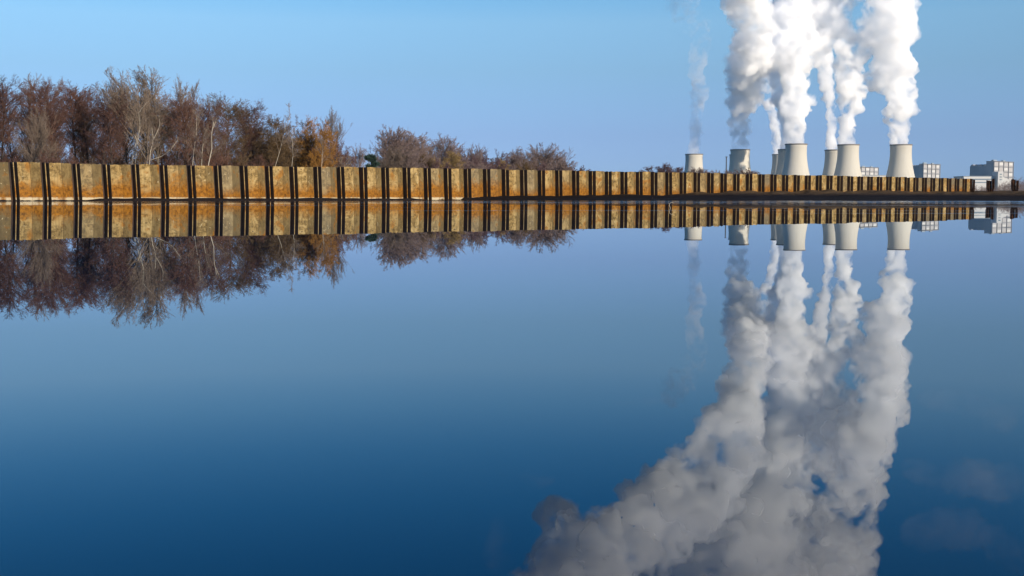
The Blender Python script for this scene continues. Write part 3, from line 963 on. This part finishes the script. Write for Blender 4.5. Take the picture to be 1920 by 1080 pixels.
# left wood, front row: (x, top y, depth, kind, seed, twigs, width, label)
front = [
    (-38, 146, 150, 'alder', 0, 'alder', 1.0, None),
    (5, 141, 150, 'alder', 1, 'alder', 0.9, 'dark reddish tree with a rounded head at the left border of the picture'),
    (55, 136, 165, 'grey', 0, 'grey', 0.8, 'pale thin twigged tree poking up just right of the leftmost dark head'),
    (88, 142, 158, 'alder', 2, 'alder', 0.9, 'tall dark tree on the left flank of the second dark rounded head'),
    (112, 150, 152, 'alder', 0, 'alder', 0.9, 'dark brown tree forming the middle of the second rounded head'),
    (70, 192, 140, 'round', 2, 'grey', 0.8, 'lower tree with a light stem leaning in front of the dark grove at left'),
    (145, 156, 155, 'alder', 1, 'alder', 0.9, 'straight dark trunked tree left of centre in the dark grove'),
    (170, 150, 158, 'alder', 2, 'alder', 0.85, 'dark tree topping the third rounded head of the left grove'),
    (192, 152, 150, 'alder', 0, 'alder', 0.9, 'dark tree on the right slope of the third rounded head'),
    (214, 172, 146, 'alder', 1, 'alder', 0.9, 'short dark tree filling the dip before the tallest pale crown'),
    (240, 138, 155, 'grey', 1, 'grey', 0.95, 'pale twigged tree on the left shoulder of the tallest crown'),
    (272, 127, 150, 'grey', 2, 'grey', 1.3, 'tallest pale twigged tree of the wood, left half of the highest crown'),
    (300, 127, 152, 'grey', 0, 'grey', 1.3, 'tallest pale twigged tree of the wood, right half of the highest crown'),
    (334, 140, 156, 'grey', 1, 'grey', 0.75, 'slender pale tree standing just right of the highest crown'),
    (372, 150, 160, 'grey', 2, 'grey', 0.75, 'slender pale spire tree between the highest crown and the descending treeline'),
    (355, 176, 150, 'alder', 2, 'alder', 0.9, 'dark tree filling the gap between the two slender pale trees'),
    (396, 180, 152, 'alder', 0, 'alder', 1.0, 'dark brown tree behind the leaning white birch'),
    (425, 176, 158, 'alder', 1, 'brown', 0.95, 'open topped dark tree at the start of the descending treeline'),
    (452, 188, 160, 'alder', 2, 'alder', 0.95, 'dark tree with open sky between its stems in the descending treeline'),
    (482, 197, 162, 'alder', 0, 'brown', 0.95, 'dark tree just before the bushy brown part of the wood'),
    (505, 214, 158, 'brown', 0, 'brown', 0.95, 'dense olive brown tree left of the slanting thin birch'),
    (536, 213, 158, 'brown', 1, 'brown', 0.9, 'dense brown tree behind the slanting thin birch'),
    (562, 212, 160, 'brown', 2, 'brown', 0.85, 'dense brown tree just left of the golden willow'),
    (585, 214, 158, 'brown', 0, 'willow', 0.7, 'golden brown tree topping out left of the bright willow'),
    (604, 222, 155, 'willow', 0, 'willow', 0.75, 'bright golden orange willow near the right end of the wood'),
    (622, 196, 172, 'grey', 1, 'grey', 0.85, 'pale bare tree rising behind the golden willow'),
    (634, 252, 158, 'brown', 1, 'alder', 0.75, 'purple brown bushy tree right of the golden willow'),
    (652, 262, 162, 'brown', 2, 'alder', 0.75, 'last dark bushy tree at the right end of the dense wood'),
    (672, 266, 175, 'round', 0, 'far', 0.65, 'small open bare tree standing past the right end of the dense wood'),
    # middle group
    (727, 234, 210, 'round', 1, 'far', 0.95, 'tall fan shaped bare tree at the left of the middle group'),
    (757, 238, 215, 'round', 2, 'far', 1.0, 'broad bare tree second from the left in the middle group'),
    (785, 246, 220, 'round', 0, 'far', 0.95, 'broad bare tree at the centre of the middle group'),
    (742, 275, 195, 'round', 3, 'grey', 1.0, 'lower pale stemmed tree in front of the tall fan shaped tree'),
    (775, 280, 195, 'brown', 1, 'far', 1.0, 'low grey brown tree in front of the middle group centre'),
    (828, 250, 230, 'round', 1, 'far', 0.85, 'round bare tree with an open crown right of the middle group centre'),
    (805, 282, 215, 'brown', 2, 'brown', 1.0, 'low dense brown tree beneath the open round crown'),
    (848, 285, 210, 'willow', 1, 'willowfar', 1.05, 'yellowish brown willow, larger one of the two in the middle group'),
    (868, 276, 250, 'brown', 0, 'farred', 0.8, 'dull red tree behind the larger yellowish willow'),
    (890, 268, 265, 'round', 2, 'far', 0.7, 'little round bare tree poking above the dull red ones'),
    (885, 290, 250, 'brown', 1, 'farred', 0.9, 'low dull red tree under the little round bare one'),
    (912, 281, 270, 'brown', 0, 'farred', 0.9, 'dull red tree with a knobbly head before the second willow'),
    (936, 280, 275, 'brown', 2, 'farred', 0.8, 'dull red tree behind the smaller yellowish willow'),
    (945, 299, 255, 'willow', 2, 'willowfar', 0.9, 'yellowish brown willow, smaller one of the two in the middle group'),
    (965, 277, 280, 'brown', 1, 'far', 0.9, 'grey mauve tree right of the smaller willow'),
    (988, 284, 280, 'brown', 0, 'far', 0.85, 'grey mauve tree left of the large open round crown'),
    (1020, 269, 285, 'round', 3, 'far', 1.2, 'large open round crowned tree at the right of the middle group'),
    (1047, 288, 290, 'round', 1, 'far', 0.9, 'bare tree on the right flank of the large open round crown'),
    (1068, 304, 300, 'brown', 2, 'farred', 0.9, 'low reddish tree second from the right end of the middle group'),
    (1083, 312, 305, 'shrub', 1, 'farred', 0.9, 'lowest reddish tree where the middle group meets the wall top'),
    # far group in front of the towers
    (1222, 311, 420, 'brown', 0, 'farred', 1.7, 'leftmost low domed tree of the small group before the leftmost tower'),
    (1240, 306, 420, 'brown', 1, 'farred', 1.87, 'highest domed reddish tree left of the leftmost tower'),
    (1260, 308, 425, 'brown', 2, 'farred', 1.87, 'domed reddish tree close to the left edge of the leftmost tower'),
    (1279, 313, 430, 'brown', 0, 'farred', 1.7, 'low reddish tree at the foot of the leftmost tower'),
    (1300, 312, 440, 'round', 1, 'far', 1.53, 'small spiky tree in front of the leftmost tower'),
    (1322, 317, 450, 'brown', 1, 'far', 1.53, 'tiny tree just right of the leftmost tower'),
    (1345, 317, 460, 'round', 2, 'far', 1.53, 'tiny tree left of the thin mast'),
    (1392, 314, 440, 'round', 0, 'far', 1.7, 'small bare tree in front of the shadow crossed tower'),
    (1410, 318, 450, 'brown', 2, 'far', 1.53, 'tiny low tree right of the shadow crossed tower'),
    (1370, 318, 450, 'brown', 1, 'far', 1.53, 'tiny low tree between the thin mast and the shadow crossed tower'),
]
for (x, yt, Y, kind, seed, twig, wide, lab) in front:
    if kind == 'alder': wide *= 1.25; yt -= 5
    if kind == 'grey' and x < 500: wide *= 1.15; yt -= 3
    if kind == 'brown' and x < 700: wide *= 1.2
    if 700 < x < 1100: wide *= 1.3; yt -= 3
    if x > 1200: yt -= 1
    if lab is None: lab = 'bare dark trunked tree filling the inside of the left wood'; g = 'dark trees filling the inside of the left wood'
    else: g = 'bare winter trees behind the wall'
    plant(x, yt, Y, kind, seed, twig, lab, group=g, wide=wide, thick=1.0 if Y < 180 else (1.35 if Y < 300 else 2.0))
# fillers deeper in the wood: nothing tells them apart
rf = random.Random(77)
prof_x = [-60, 0, 40, 90, 115, 150, 185, 215, 240, 290, 340, 380, 420, 480, 520, 580, 640, 665]
prof_y = [150, 150, 190, 160, 165, 172, 165, 195, 165, 150, 185, 185, 195, 215, 235, 235, 275, 285]
x = -70
while x < 655:
    yt = float(np.interp(x, prof_x, prof_y)) + rf.uniform(8, 40)
    if rf.random() < 0.70 or x > 490:
        kind = 'alder' if x < 490 else 'brown'
        plant(x, yt, rf.uniform(172, 200), kind, rf.randrange(3), 'alder' if rf.random() < 0.6 else 'brown',
              'bare dark trunked tree filling the inside of the left wood', group='dark trees filling the inside of the left wood', wide=rf.uniform(0.7, 1.0))
    x += rf.uniform(10, 15)
for x in range(-60, 640, 21):
    plant(x, float(np.interp(x, [0, 250, 480, 600, 690], [262, 258, 262, 276, 300])) + rf.uniform(-12, 14), rf.uniform(215, 250), 'shrub', rf.randrange(3), rf.choice(['alder', 'far', 'alder', 'brown']),
          'low bare thicket at the back of the left wood', cat='bush', group='back thickets of the left wood', wide=rf.uniform(0.55, 0.75), thick=1.0)
# undergrowth
x = -60
while x < 650:
    yt = rf.uniform(272, 300) if x < 480 else rf.uniform(262, 292)
    plant(x, yt, rf.uniform(120, 168), 'shrub', rf.randrange(3), rf.choice(['alder', 'brown', 'alder', 'grey']),
          'low bare bush in the undergrowth of the left wood', cat='bush', group='undergrowth bushes of the left wood', wide=rf.uniform(0.9, 1.3))
    x += rf.uniform(26, 42)
for k_, (x, yt) in enumerate([(740, 264), (765, 262), (792, 268), (815, 266), (838, 270), (858, 282), (878, 285), (900, 288), (925, 288), (950, 287), (975, 285), (1000, 284), (1030, 290), (1050, 298)]):
    plant(x, yt, 300 + (k_ % 3) * 12, 'brown', k_ % 3, ['far', 'farred', 'brown'][k_ % 3] if x > 820 else 'far', 'dull bare tree in the back row of the middle group', group='back row trees of the middle group', wide=1.15, thick=1.8)
x = 722
while x < 1060:
    plant(x, rf.uniform(292, 306), rf.uniform(190, 260), 'shrub', rf.randrange(3), rf.choice(['far', 'brown', 'farred']),
          'low bare bush at the foot of the middle tree group', cat='bush', group='bushes of the middle tree group', wide=rf.uniform(1.0, 1.6), thick=1.35)
    x += rf.uniform(22, 34)


# white stemmed birches in front of the wood, each with its own traced stem
def birch(stems, Y, label, seed, r0=0.085, twig='grey'):
    rng = np.random.default_rng(seed)
    bx, by = stems[0][0]
    p = P(bx, 370, Y)
    root = empty('birch_tree', (p.x, Y, 0.45)); tag(root, label, 'birch tree', 'white stemmed birches at the front of the wood')
    TV, TF, off = [], [], 0; CV, CF, co = [], [], 0
    for si, st in enumerate(stems):
        pts = []
        for k, (x, y) in enumerate(st):
            q = P(x, y, Y) - Vector((p.x, Y, 0.45)); q.y += rng.normal(0, 0.15) * k
            pts.append(q[:])
        if si == 0: pts = [(pts[0][0] - (pts[1][0] - pts[0][0]) * 0.5, 0, -0.3)] + pts
        pts = np.array(pts)
        # resample
        n = 10; tt = np.linspace(0, len(pts) - 1, n + 1)
        pts = np.stack([np.interp(tt, np.arange(len(pts)), pts[:, c]) for c in range(3)], 1)[None]
        r = r0 * (1 if si == 0 else 0.6)
        r *= 0.72
        v, f = tubes(pts, np.array([r]), np.array([r * 0.4]), 7, rng); TV.append(v); TF.append(f + off); off += len(v)
        Ls = np.array([np.linalg.norm(pts[0, -1] - pts[0, 0])])
        s, d, L = spawn(pts, Ls, 16, 0.35, 1.0, 34, 10, 0.26, rng)
        cur = paths(s, d, L, 4, 0.14, 0.12, rng); cl = L
        v, f = tubes(cur, np.full(len(L), 0.022), np.full(len(L), 0.01), 4, rng); CV.append(v); CF.append(f + co); co += len(v)
        for per in (7, 6):
            s, d, L = spawn(cur, cl, per, 0.1, 1.0, 34, 10, 0.5, rng)
            pp = paths(s, d, L, 2, 0.1, 0.12, rng)
            v, f = tubes(pp, np.full(len(L), 0.010), np.full(len(L), 0.006), 2, rng); CV.append(v); CF.append(f + co); co += len(v)
            cur, cl = pp, L
    obj('trunk', mesh_np('trunk', np.concatenate(TV), [np.concatenate(TF)], [M_BIRCH], smooth=True), root)
    obj('crown', mesh_np('crown', np.concatenate(CV), [np.concatenate(CF)], [TW[twig]]), root)


birch([[(247, 303), (256, 262), (263, 235), (266, 205)], [(256, 262), (250, 240)]], 135, 'white birch with two close slanting stems, leftmost birch', 1, 0.07)
birch([[(254, 303), (258, 270), (263, 240), (266, 212), (270, 190)]], 134, 'thin white birch touching the leftmost slanting birch on its right', 2, 0.06)
birch([[(280, 310), (284, 285), (287, 262), (286, 240)], [(287, 262), (294, 250), (300, 235), (301, 210)], [(283, 300), (305, 293), (322, 280), (330, 262)], [(286, 282), (298, 270)]], 130, 'forked white birch with one branch sweeping far out to the right', 3, 0.075)
birch([[(361, 310), (364, 280), (366, 250), (368, 215)]], 140, 'straight thin pale birch left of the leaning birch', 4, 0.05)
birch([[(378, 312), (380, 285), (382, 262), (383, 248)]], 138, 'short thin white birch close beside the leaning birch', 5, 0.05)
birch([[(390, 312), (396, 280), (400, 252), (401, 228)], [(400, 240), (406, 222)]], 132, 'bright white birch leaning slightly right, its head bushy', 6, 0.08)
birch([[(516, 312), (524, 285), (530, 262), (538, 235), (545, 215)]], 138, 'slender slanting birch in front of the dense brown trees', 7, 0.05)
birch([[(547, 313), (550, 290), (549, 262), (548, 240)]], 140, 'thin wavy birch stem left of the golden willow', 8, 0.045)
birch([[(603, 315), (604, 295), (606, 275), (600, 265)]], 150, 'small pale branched birch stem in front of the golden willow', 9, 0.04)


# green pine at the gap
def pine(px, ytop, Y, label):
    rng = np.random.default_rng(5)
    p = P(px, 370, Y); top = P(px, ytop, Y).z - 0.45
    root = empty('pine_tree', (p.x, Y, 0.45)); tag(root, label, 'pine tree')
    p0 = paths(np.array([[0, 0, -0.3]]), np.array([[0.02, 0, 1.0]]), np.array([top]), 8, 0.02, 0.03, rng)
    v, f = tubes(p0, np.array([0.15]), np.array([0.03]), 7, rng)
    obj('trunk', mesh_np('trunk', v, [f], [M_BARK], smooth=True), root)
    s, d, L = spawn(p0, np.array([top]), 30, 0.45, 1.0, 75, 10, 0.22, rng, env=lambda t: 1.3 - 0.8 * t)
    P1 = paths(s, d, L, 4, 0.05, 0.08, rng)
    V, Fq = tubes(P1, np.full(len(L), 0.03), np.full(len(L), 0.012), 3, rng); Vs = [V]; Fs_ = [Fq]; o_ = len(V)
    s, d, L2 = spawn(P1, L, 26, 0.3, 1.0, 45, 20, 0.35, rng)
    P2 = paths(s, d, L2, 2, 0.1, 0.1, rng)
    s, d, L3 = spawn(P2, np.full(len(L2), 0.6), 14, 0.0, 1.0, 50, 15, 0.7, rng)
    P3 = paths(s, d, L3, 1, 0.1, 0.1, rng)
    v, f = tubes(P3, np.full(len(L3), 0.035), np.full(len(L3), 0.01), 2, rng)
    Vs.append(v); Fs_.append(f + o_)
    obj('crown', mesh_np('crown', np.concatenate(Vs), [np.concatenate(Fs_)], [TW['pine']]), root)


pine(696, 288, 168, 'dark green pine in the gap between the left wood and the middle group')


# far-off wood as one mass beyond the gap at the right
def far_wood():
    rng = np.random.default_rng(21)
    tw = TW['far']
    n = 900
    Y = rng.uniform(560, 700, n); px = rng.uniform(1600, 2150, n)
    X = (px - 960) / 2206 * Y
    H = rng.uniform(4.5, 7.5, n) * (1 + 0.25 * np.sin(px / 23.0))
    base = np.stack([X, Y, np.full(n, 0.3)], 1)
    V, Fq, o_ = [], [], 0
    p0 = paths(base, nrm(rng.normal(0, 0.04, (n, 3)) + [0, 0, 1]), H, 3, 0.03, 0.04, rng)
    v, f = tubes(p0, np.full(n, 0.10), np.full(n, 0.03), 3, rng); V.append(v); Fq.append(f); o_ += len(v)
    s, d, L = spawn(p0, H, 16, 0.05, 1.0, 48, 12, 0.34, rng)
    p1 = paths(s, d, L, 2, 0.08, 0.1, rng)
    v, f = tubes(p1, np.full(len(L), 0.035), np.full(len(L), 0.02), 2, rng); V.append(v); Fq.append(f + o_); o_ += len(v)
    s, d, L = spawn(p1, L, 4, 0.1, 1.0, 45, 12, 0.6, rng)
    p2 = paths(s, d, L, 1, 0.08, 0.1, rng)
    v, f = tubes(p2, np.full(len(L), 0.03), np.full(len(L), 0.02), 2, rng); V.append(v); Fq.append(f + o_)
    me = mesh_np('distant_wood', np.concatenate(V), [np.concatenate(Fq)], [tw])
    tag(obj('distant_wood', me), 'far off mauve grey wood below the boiler houses at the right', 'wood', kind='stuff')


far_wood()

# ------------------------------------------------------------------ reed stalk standing in the water
q = P(1257, 391, 12.9)
b = MB()
b.tube([(0, 0, -0.1), (0.0, 0, 0.0), (-0.012, 0.0, 0.03), (-0.010, 0.0, 0.052), (0.012, 0, 0.066), (0.03, 0, 0.062)], [0.002, 0.002, 0.002, 0.0018, 0.0016, 0.001], 6)
st = b.build('reed_stalk', simple_mat('dry_reed', (0.55, 0.48, 0.36)), loc=(q.x, 12.9, 0))
tag(st, 'short bent pale reed stalk standing alone in the water before the bank', 'reed')

# ------------------------------------------------------------------ steam
def steam_mat(name, dens, surf, lo=0.40, hi=0.58, scale=0.026, thin_base=False):
    """billowing steam: an uneven density filling a puffed hull, with a little of it scattering right at the skin"""
    m, t, o = new_mat(name)
    geo = N(t, 'ShaderNodeNewGeometry')
    n = N(t, 'ShaderNodeTexNoise', Scale=scale, Detail=6.0, Roughness=0.65, Distortion=0.5)
    t.links.new(geo.outputs['Position'], n.inputs['Vector'])
    # steam thins out and tears apart as it rises
    sp_ = N(t, 'ShaderNodeSeparateXYZ'); t.links.new(geo.outputs['Position'], sp_.inputs[0])
    hz = math_(t, 'DIVIDE', sp_.outputs['Z'], 1000.0)
    n2 = N(t, 'ShaderNodeTexNoise', Scale=scale * 0.35, Detail=3.0, Roughness=0.55)
    t.links.new(geo.outputs['Position'], n2.inputs['Vector'])
    torn = math_(t, 'MULTIPLY', math_(t, 'SUBTRACT', n2.outputs['Fac'], 0.535), ramp(t, hz, [(0.14, 0.0), (0.48, 0.9)]))
    nf = math_(t, 'ADD', n.outputs['Fac'], torn)
    d = ramp(t, nf, [(lo, 0.0), (hi, 1.0)])
    d = math_(t, 'MULTIPLY', d, ramp(t, hz, [(0.20, 1.0), (0.45, 0.55), (0.8, 0.35)]))
    if thin_base: d = math_(t, 'MULTIPLY', d, ramp(t, hz, [(0.13, 0.40), (0.22, 0.6), (0.30, 1.0)]))
    v = N(t, 'ShaderNodeVolumePrincipled')
    v.inputs['Color'].default_value = (1, 1, 1, 1)
    v.inputs['Anisotropy'].default_value = 0.1
    t.links.new(math_(t, 'MULTIPLY', d, dens), v.inputs['Density'])
    t.links.new(v.outputs[0], o.inputs['Volume'])
    tr = N(t, 'ShaderNodeBsdfTransparent'); df = N(t, 'ShaderNodeBsdfDiffuse'); df.inputs['Color'].default_value = (0.97, 0.97, 0.97, 1)
    mx = N(t, 'ShaderNodeMixShader')
    t.links.new(math_(t, 'MULTIPLY', d, surf), mx.inputs[0])
    t.links.new(tr.outputs[0], mx.inputs[1]); t.links.new(df.outputs[0], mx.inputs[2])
    t.links.new(mx.outputs[0], o.inputs['Surface'])
    return m


def ico(sub):
    bm = bmesh.new(); bmesh.ops.create_icosphere(bm, subdivisions=sub, radius=1.0)
    bm.verts.ensure_lookup_table()
    V = np.array([v.co[:] for v in bm.verts]); Fs = np.array([[v.index for v in f.verts] for f in bm.faces])
    bm.free(); return V, Fs


ICO2, ICO1 = ico(3), ico(1)
TEX = {}
for nm, size, dep in (('billow_huge', 110.0, 1), ('billow_large', 38.0, 2), ('billow_small', 12.0, 5)):
    tx = bpy.data.textures.new(nm, 'CLOUDS'); tx.noise_scale = size; tx.noise_depth = dep; tx.noise_basis = 'ORIGINAL_PERLIN'
    TEX[nm] = tx


def steam(name, label, pts, mat, seed, voxel=3.2, sat=11, amp=(9.0, 11.0), cat='steam plume', group='steam plumes rising from the cooling towers'):
    """pts: (x px, y px, radius px, depth). Fractal puffs along the path, fused into one billowing skin"""
    rng = np.random.default_rng(seed)
    cs = []
    path = []
    for (x, y, r, Y) in pts:
        c = P(x, y, Y); path.append((c.x, c.y, c.z, r * Y / 2206.0))
    path = np.array(path)
    # resample
    out_ = []
    for i in range(len(path) - 1):
        a, b = path[i], path[i + 1]
        L = np.linalg.norm(b[:3] - a[:3]); n = max(1, int(L / (0.42 * min(a[3], b[3]))))
        for k in range(n): out_.append(a + (b - a) * (k / n))
    out_.append(path[-1]); out_ = np.array(out_)
    for i, (x, y, z, r) in enumerate(out_):
        first = i < 2
        j = 0 if first else 0.14
        c = np.array([x, y, z]) + rng.normal(0, j * r, 3) * np.array([1, 1, 0.6])
        R = r * (0.90 if first else (rng.uniform(0.60, 0.78) if r < 72 else rng.uniform(0.52, 0.70)))
        cs.append((*c, R))
        if first: continue
        # three generations of smaller puffs budding outwards
        gen = [(c, R, None)]
        for lvl, (cnt, lo, hi) in enumerate(((sat, 0.30, 0.56), (6, 0.30, 0.52), (4, 0.34, 0.55))):
            nxt = []
            for (cc, rr, dd) in gen:
                for _ in range(cnt if lvl else (sat if R < 35 else sat + 7)):
                    d = rng.normal(0, 1, 3)
                    if dd is not None: d = d + dd * 1.5
                    d /= np.linalg.norm(d)
                    r2 = rr * rng.uniform(lo, hi)
                    if r2 < voxel * 0.75: continue
                    c2 = cc + d * (rr * rng.uniform(0.78, 1.0))
                    nxt.append((c2, r2, d)); cs.append((*c2, r2))
            gen = nxt
    cs = np.array(cs)
    org = cs[0, :3].copy()
    Vs, Fl, o_ = [], [], 0
    for (IV, IF), sel in ((ICO2, cs[:, 3] > 9.0), (ICO1, cs[:, 3] <= 9.0)):
        q = cs[sel]
        if len(q) == 0: continue
        Vs.append((IV[None] * q[:, None, 3:4] + (q[:, None, :3] - org)).reshape(-1, 3))
        Fl.append((IF[None] + (np.arange(len(q)) * len(IV))[:, None, None]).reshape(-1, 3) + o_); o_ += len(q) * len(IV)
    V = np.concatenate(Vs); Fs = np.concatenate(Fl)
    me = mesh_np(name, V, [Fs], [mat])
    o = obj(name, me, loc=Vector(org))
    md = o.modifiers.new('fuse', 'REMESH'); md.mode = 'VOXEL'; md.voxel_size = voxel; md.use_smooth_shade = True
    for tx, s in (('billow_huge', 12.0 if pts[0][2] > 14 else 0.0), ('billow_large', amp[0]), ('billow_small', amp[1])):
        d = o.modifiers.new(tx, 'DISPLACE'); d.texture = TEX[tx]; d.texture_coords = 'GLOBAL'; d.strength = s; d.mid_level = 0.5
    dg = bpy.context.evaluated_depsgraph_get()
    me2 = bpy.data.meshes.new_from_object(o.evaluated_get(dg))
    o.modifiers.clear(); o.data = me2; me2.name = name
    if not me2.materials: me2.materials.append(mat)
    bpy.data.meshes.remove(me)
    tag(o, label, cat, group)
    return o


SURF = 0.035; DENS = 0.13
cy.volume_step_rate = 0.12; cy.volume_max_steps = 256
M_STEAM = steam_mat('dense_white_steam', DENS, SURF)
M_STEAMB = steam_mat('steam_thin_at_the_rim', DENS, SURF, thin_base=True)
M_WISP = steam_mat('faint_steam', 0.034, 0.03, 0.38, 0.66)
M_CLOUD = steam_mat('thin_cloud', 0.0035, 0.03, 0.40, 0.70, 0.006)

steam('steam_plume', 'tall steam plume over the shadow crossed tower, leftmost of the thick ones',
      [(1387, 284, 18, 2790), (1387, 262, 19, 2790), (1389, 235, 21, 2785), (1391, 205, 25, 2750), (1398, 175, 30, 2700), (1404, 140, 40, 2620),
       (1408, 105, 42, 2540), (1412, 70, 44, 2470), (1408, 30, 46, 2420), (1400, -10, 52, 2390), (1400, -60, 58, 2370),
       (1375, -110, 84, 2350), (1345, -160, 98, 2340), (1300, -215, 112, 2330), (1240, -265, 124, 2320), (1170, -315, 132, 2310), (1090, -360, 130, 2300), (1040, -430, 135, 2290)],
      M_STEAMB, 1)
steam('steam_plume', 'wide steam plume rising from the nearest tower into the shadowed middle of the cloud',
      [(1490, 275, 19, 2500), (1490, 255, 20, 2500), (1492, 230, 24, 2500), (1493, 200, 29, 2510), (1490, 165, 33, 2520), (1488, 125, 36, 2540),
       (1494, 85, 52, 2560), (1502, 40, 62, 2580), (1508, 0, 68, 2600), (1500, -50, 66, 2620), (1490, -110, 84, 2620), (1470, -170, 112, 2600),
       (1450, -240, 150, 2580), (1420, -310, 180, 2560), (1380, -390, 200, 2540)],
      M_STEAM, 2)
steam('steam_plume', 'steam plume of the second tower from the right, bright along its right edge',
      [(1588, 277, 19, 2530), (1588, 255, 18, 2530), (1589, 230, 19, 2530), (1592, 200, 22, 2530), (1594, 165, 26, 2530), (1590, 125, 34, 2540),
       (1584, 85, 50, 2550), (1576, 45, 58, 2560), (1585, 0, 70, 2570), (1585, -50, 80, 2580), (1585, -110, 84, 2590), (1600, -170, 82, 2600), (1590, -220, 98, 2600),
       (1570, -280, 105, 2600), (1560, -350, 120, 2600), (1540, -420, 130, 2600)],
      M_STEAM, 3)
steam('steam_plume', 'rightmost steam plume rising alone from the tower beside the boiler houses',
      [(1685, 277, 18, 2530), (1685, 258, 19, 2530), (1685, 232, 25, 2530), (1685, 200, 31, 2525), (1683, 165, 35, 2520), (1672, 130, 46, 2515),
       (1675, 92, 52, 2510), (1664, 55, 56, 2505), (1645, 20, 66, 2500), (1690, -15, 44, 2500), (1692, -50, 36, 2495), (1655, -60, 48, 2500), (1620, -110, 70, 2510),
       (1630, -165, 66, 2520), (1630, -200, 62, 2530), (1610, -260, 74, 2540), (1620, -330, 75, 2550), (1600, -400, 90, 2560)],
      M_STEAM, 4)
steam('steam_plume', 'thin bright steam plume squeezed left of the plume with the bright right edge',
      [(1562, 285, 14, 2810), (1559, 265, 13, 2810), (1558, 235, 12, 2800), (1557, 200, 12, 2795), (1552, 168, 13, 2790), (1548, 135, 18, 2780), (1540, 100, 26, 2770), (1530, 50, 36, 2760)],
      M_STEAM, 5, sat=7, amp=(6, 5))
steam('steam_plume', 'narrow steam plume from the middle one of the three stepped towers',
      [(1475, 284, 15, 2780), (1474, 262, 14, 2780), (1474, 235, 15, 2775), (1472, 205, 17, 2770), (1462, 170, 21, 2760), (1460, 130, 28, 2750), (1462, 80, 34, 2740), (1460, 20, 42, 2730)],
      M_STEAM, 6, sat=7, amp=(6, 5))
steam('steam_plume', 'narrow curling steam plume from the farthest of the three stepped towers',
      [(1460, 293, 11, 3100), (1456, 272, 10, 3100), (1455, 245, 11, 3090), (1448, 215, 12, 3080), (1440, 190, 14, 3070), (1432, 160, 20, 3050), (1430, 120, 28, 3030)],
      M_STEAM, 7, sat=7, amp=(6, 5))
steam('steam_plume', 'faint translucent steam wisp over the leftmost cooling tower',
      [(1300, 292, 15, 3080), (1302, 265, 14, 3080), (1304, 235, 14, 3080), (1308, 200, 15, 3080), (1310, 170, 17, 3080), (1306, 140, 20, 3070), (1308, 110, 22, 3060), (1316, 85, 20, 3050), (1303, 50, 26, 3040), (1285, 15, 30, 3030), (1270, -20, 28, 3020)],
      M_WISP, 8, sat=7, amp=(6, 5))


G_ = 'faint thin clouds mirrored in the water beside the steam'
steam('cloud', 'faint mauve cloud streak mirrored in the water right of the steam, nearest the wall', [(1760, -18, 22, 5200), (1810, -25, 34, 5200), (1870, -38, 30, 5200), (1915, -60, 38, 5200)], M_CLOUD, 21, 14, 5, (40, 20), 'cloud', G_)
steam('cloud', 'faint mauve cloud bank mirrored in the water at the right border of the picture', [(1740, -160, 26, 5400), (1800, -185, 40, 5400), (1870, -175, 46, 5400), (1940, -190, 50, 5400)], M_CLOUD, 22, 14, 5, (40, 20), 'cloud', G_)
steam('cloud', 'faint grey cloud mirrored in the lower right corner of the water', [(1760, -290, 40, 5300), (1830, -275, 55, 5300), (1900, -300, 50, 5300), (1960, -330, 60, 5300)], M_CLOUD, 23, 14, 5, (40, 20), 'cloud', G_)
steam('cloud', 'small ragged cloud scrap mirrored near the bottom left of the steam', [(930, -270, 16, 5300), (940, -300, 24, 5300), (925, -335, 34, 5300), (950, -370, 44, 5300)], M_CLOUD, 24, 12, 5, (30, 20), 'cloud', G_)
steam('cloud', 'tiny faint cloud scrap mirrored left of the steam above the ragged one', [(985, -175, 12, 5300), (1015, -185, 16, 5300), (1040, -180, 10, 5300)], M_CLOUD, 25, 10, 5, (30, 20), 'cloud', G_)
steam('cloud', 'thin level cloud streak mirrored just left of the leftmost thick plume', [(1160, -28, 5, 5300), (1200, -26, 8, 5300), (1240, -22, 9, 5300), (1290, -20, 8, 5300)], M_CLOUD, 26, 8, 5, (20, 12), 'cloud', G_)

# ------------------------------------------------------------------ winter air
m, t, o = new_mat('thin_winter_haze')
v = N(t, 'ShaderNodeVolumePrincipled')
v.inputs['Color'].default_value = (0.40, 0.72, 1.0, 1)
v.inputs['Density'].default_value = 0.000026
v.inputs['Anisotropy'].default_value = 0.0
t.links.new(v.outputs[0], o.inputs['Volume'])
b = MB(); b.box(-2700, 3300, -2700, 4300, -3.0, 1500)
tag(b.build('haze', m), kind='stuff')
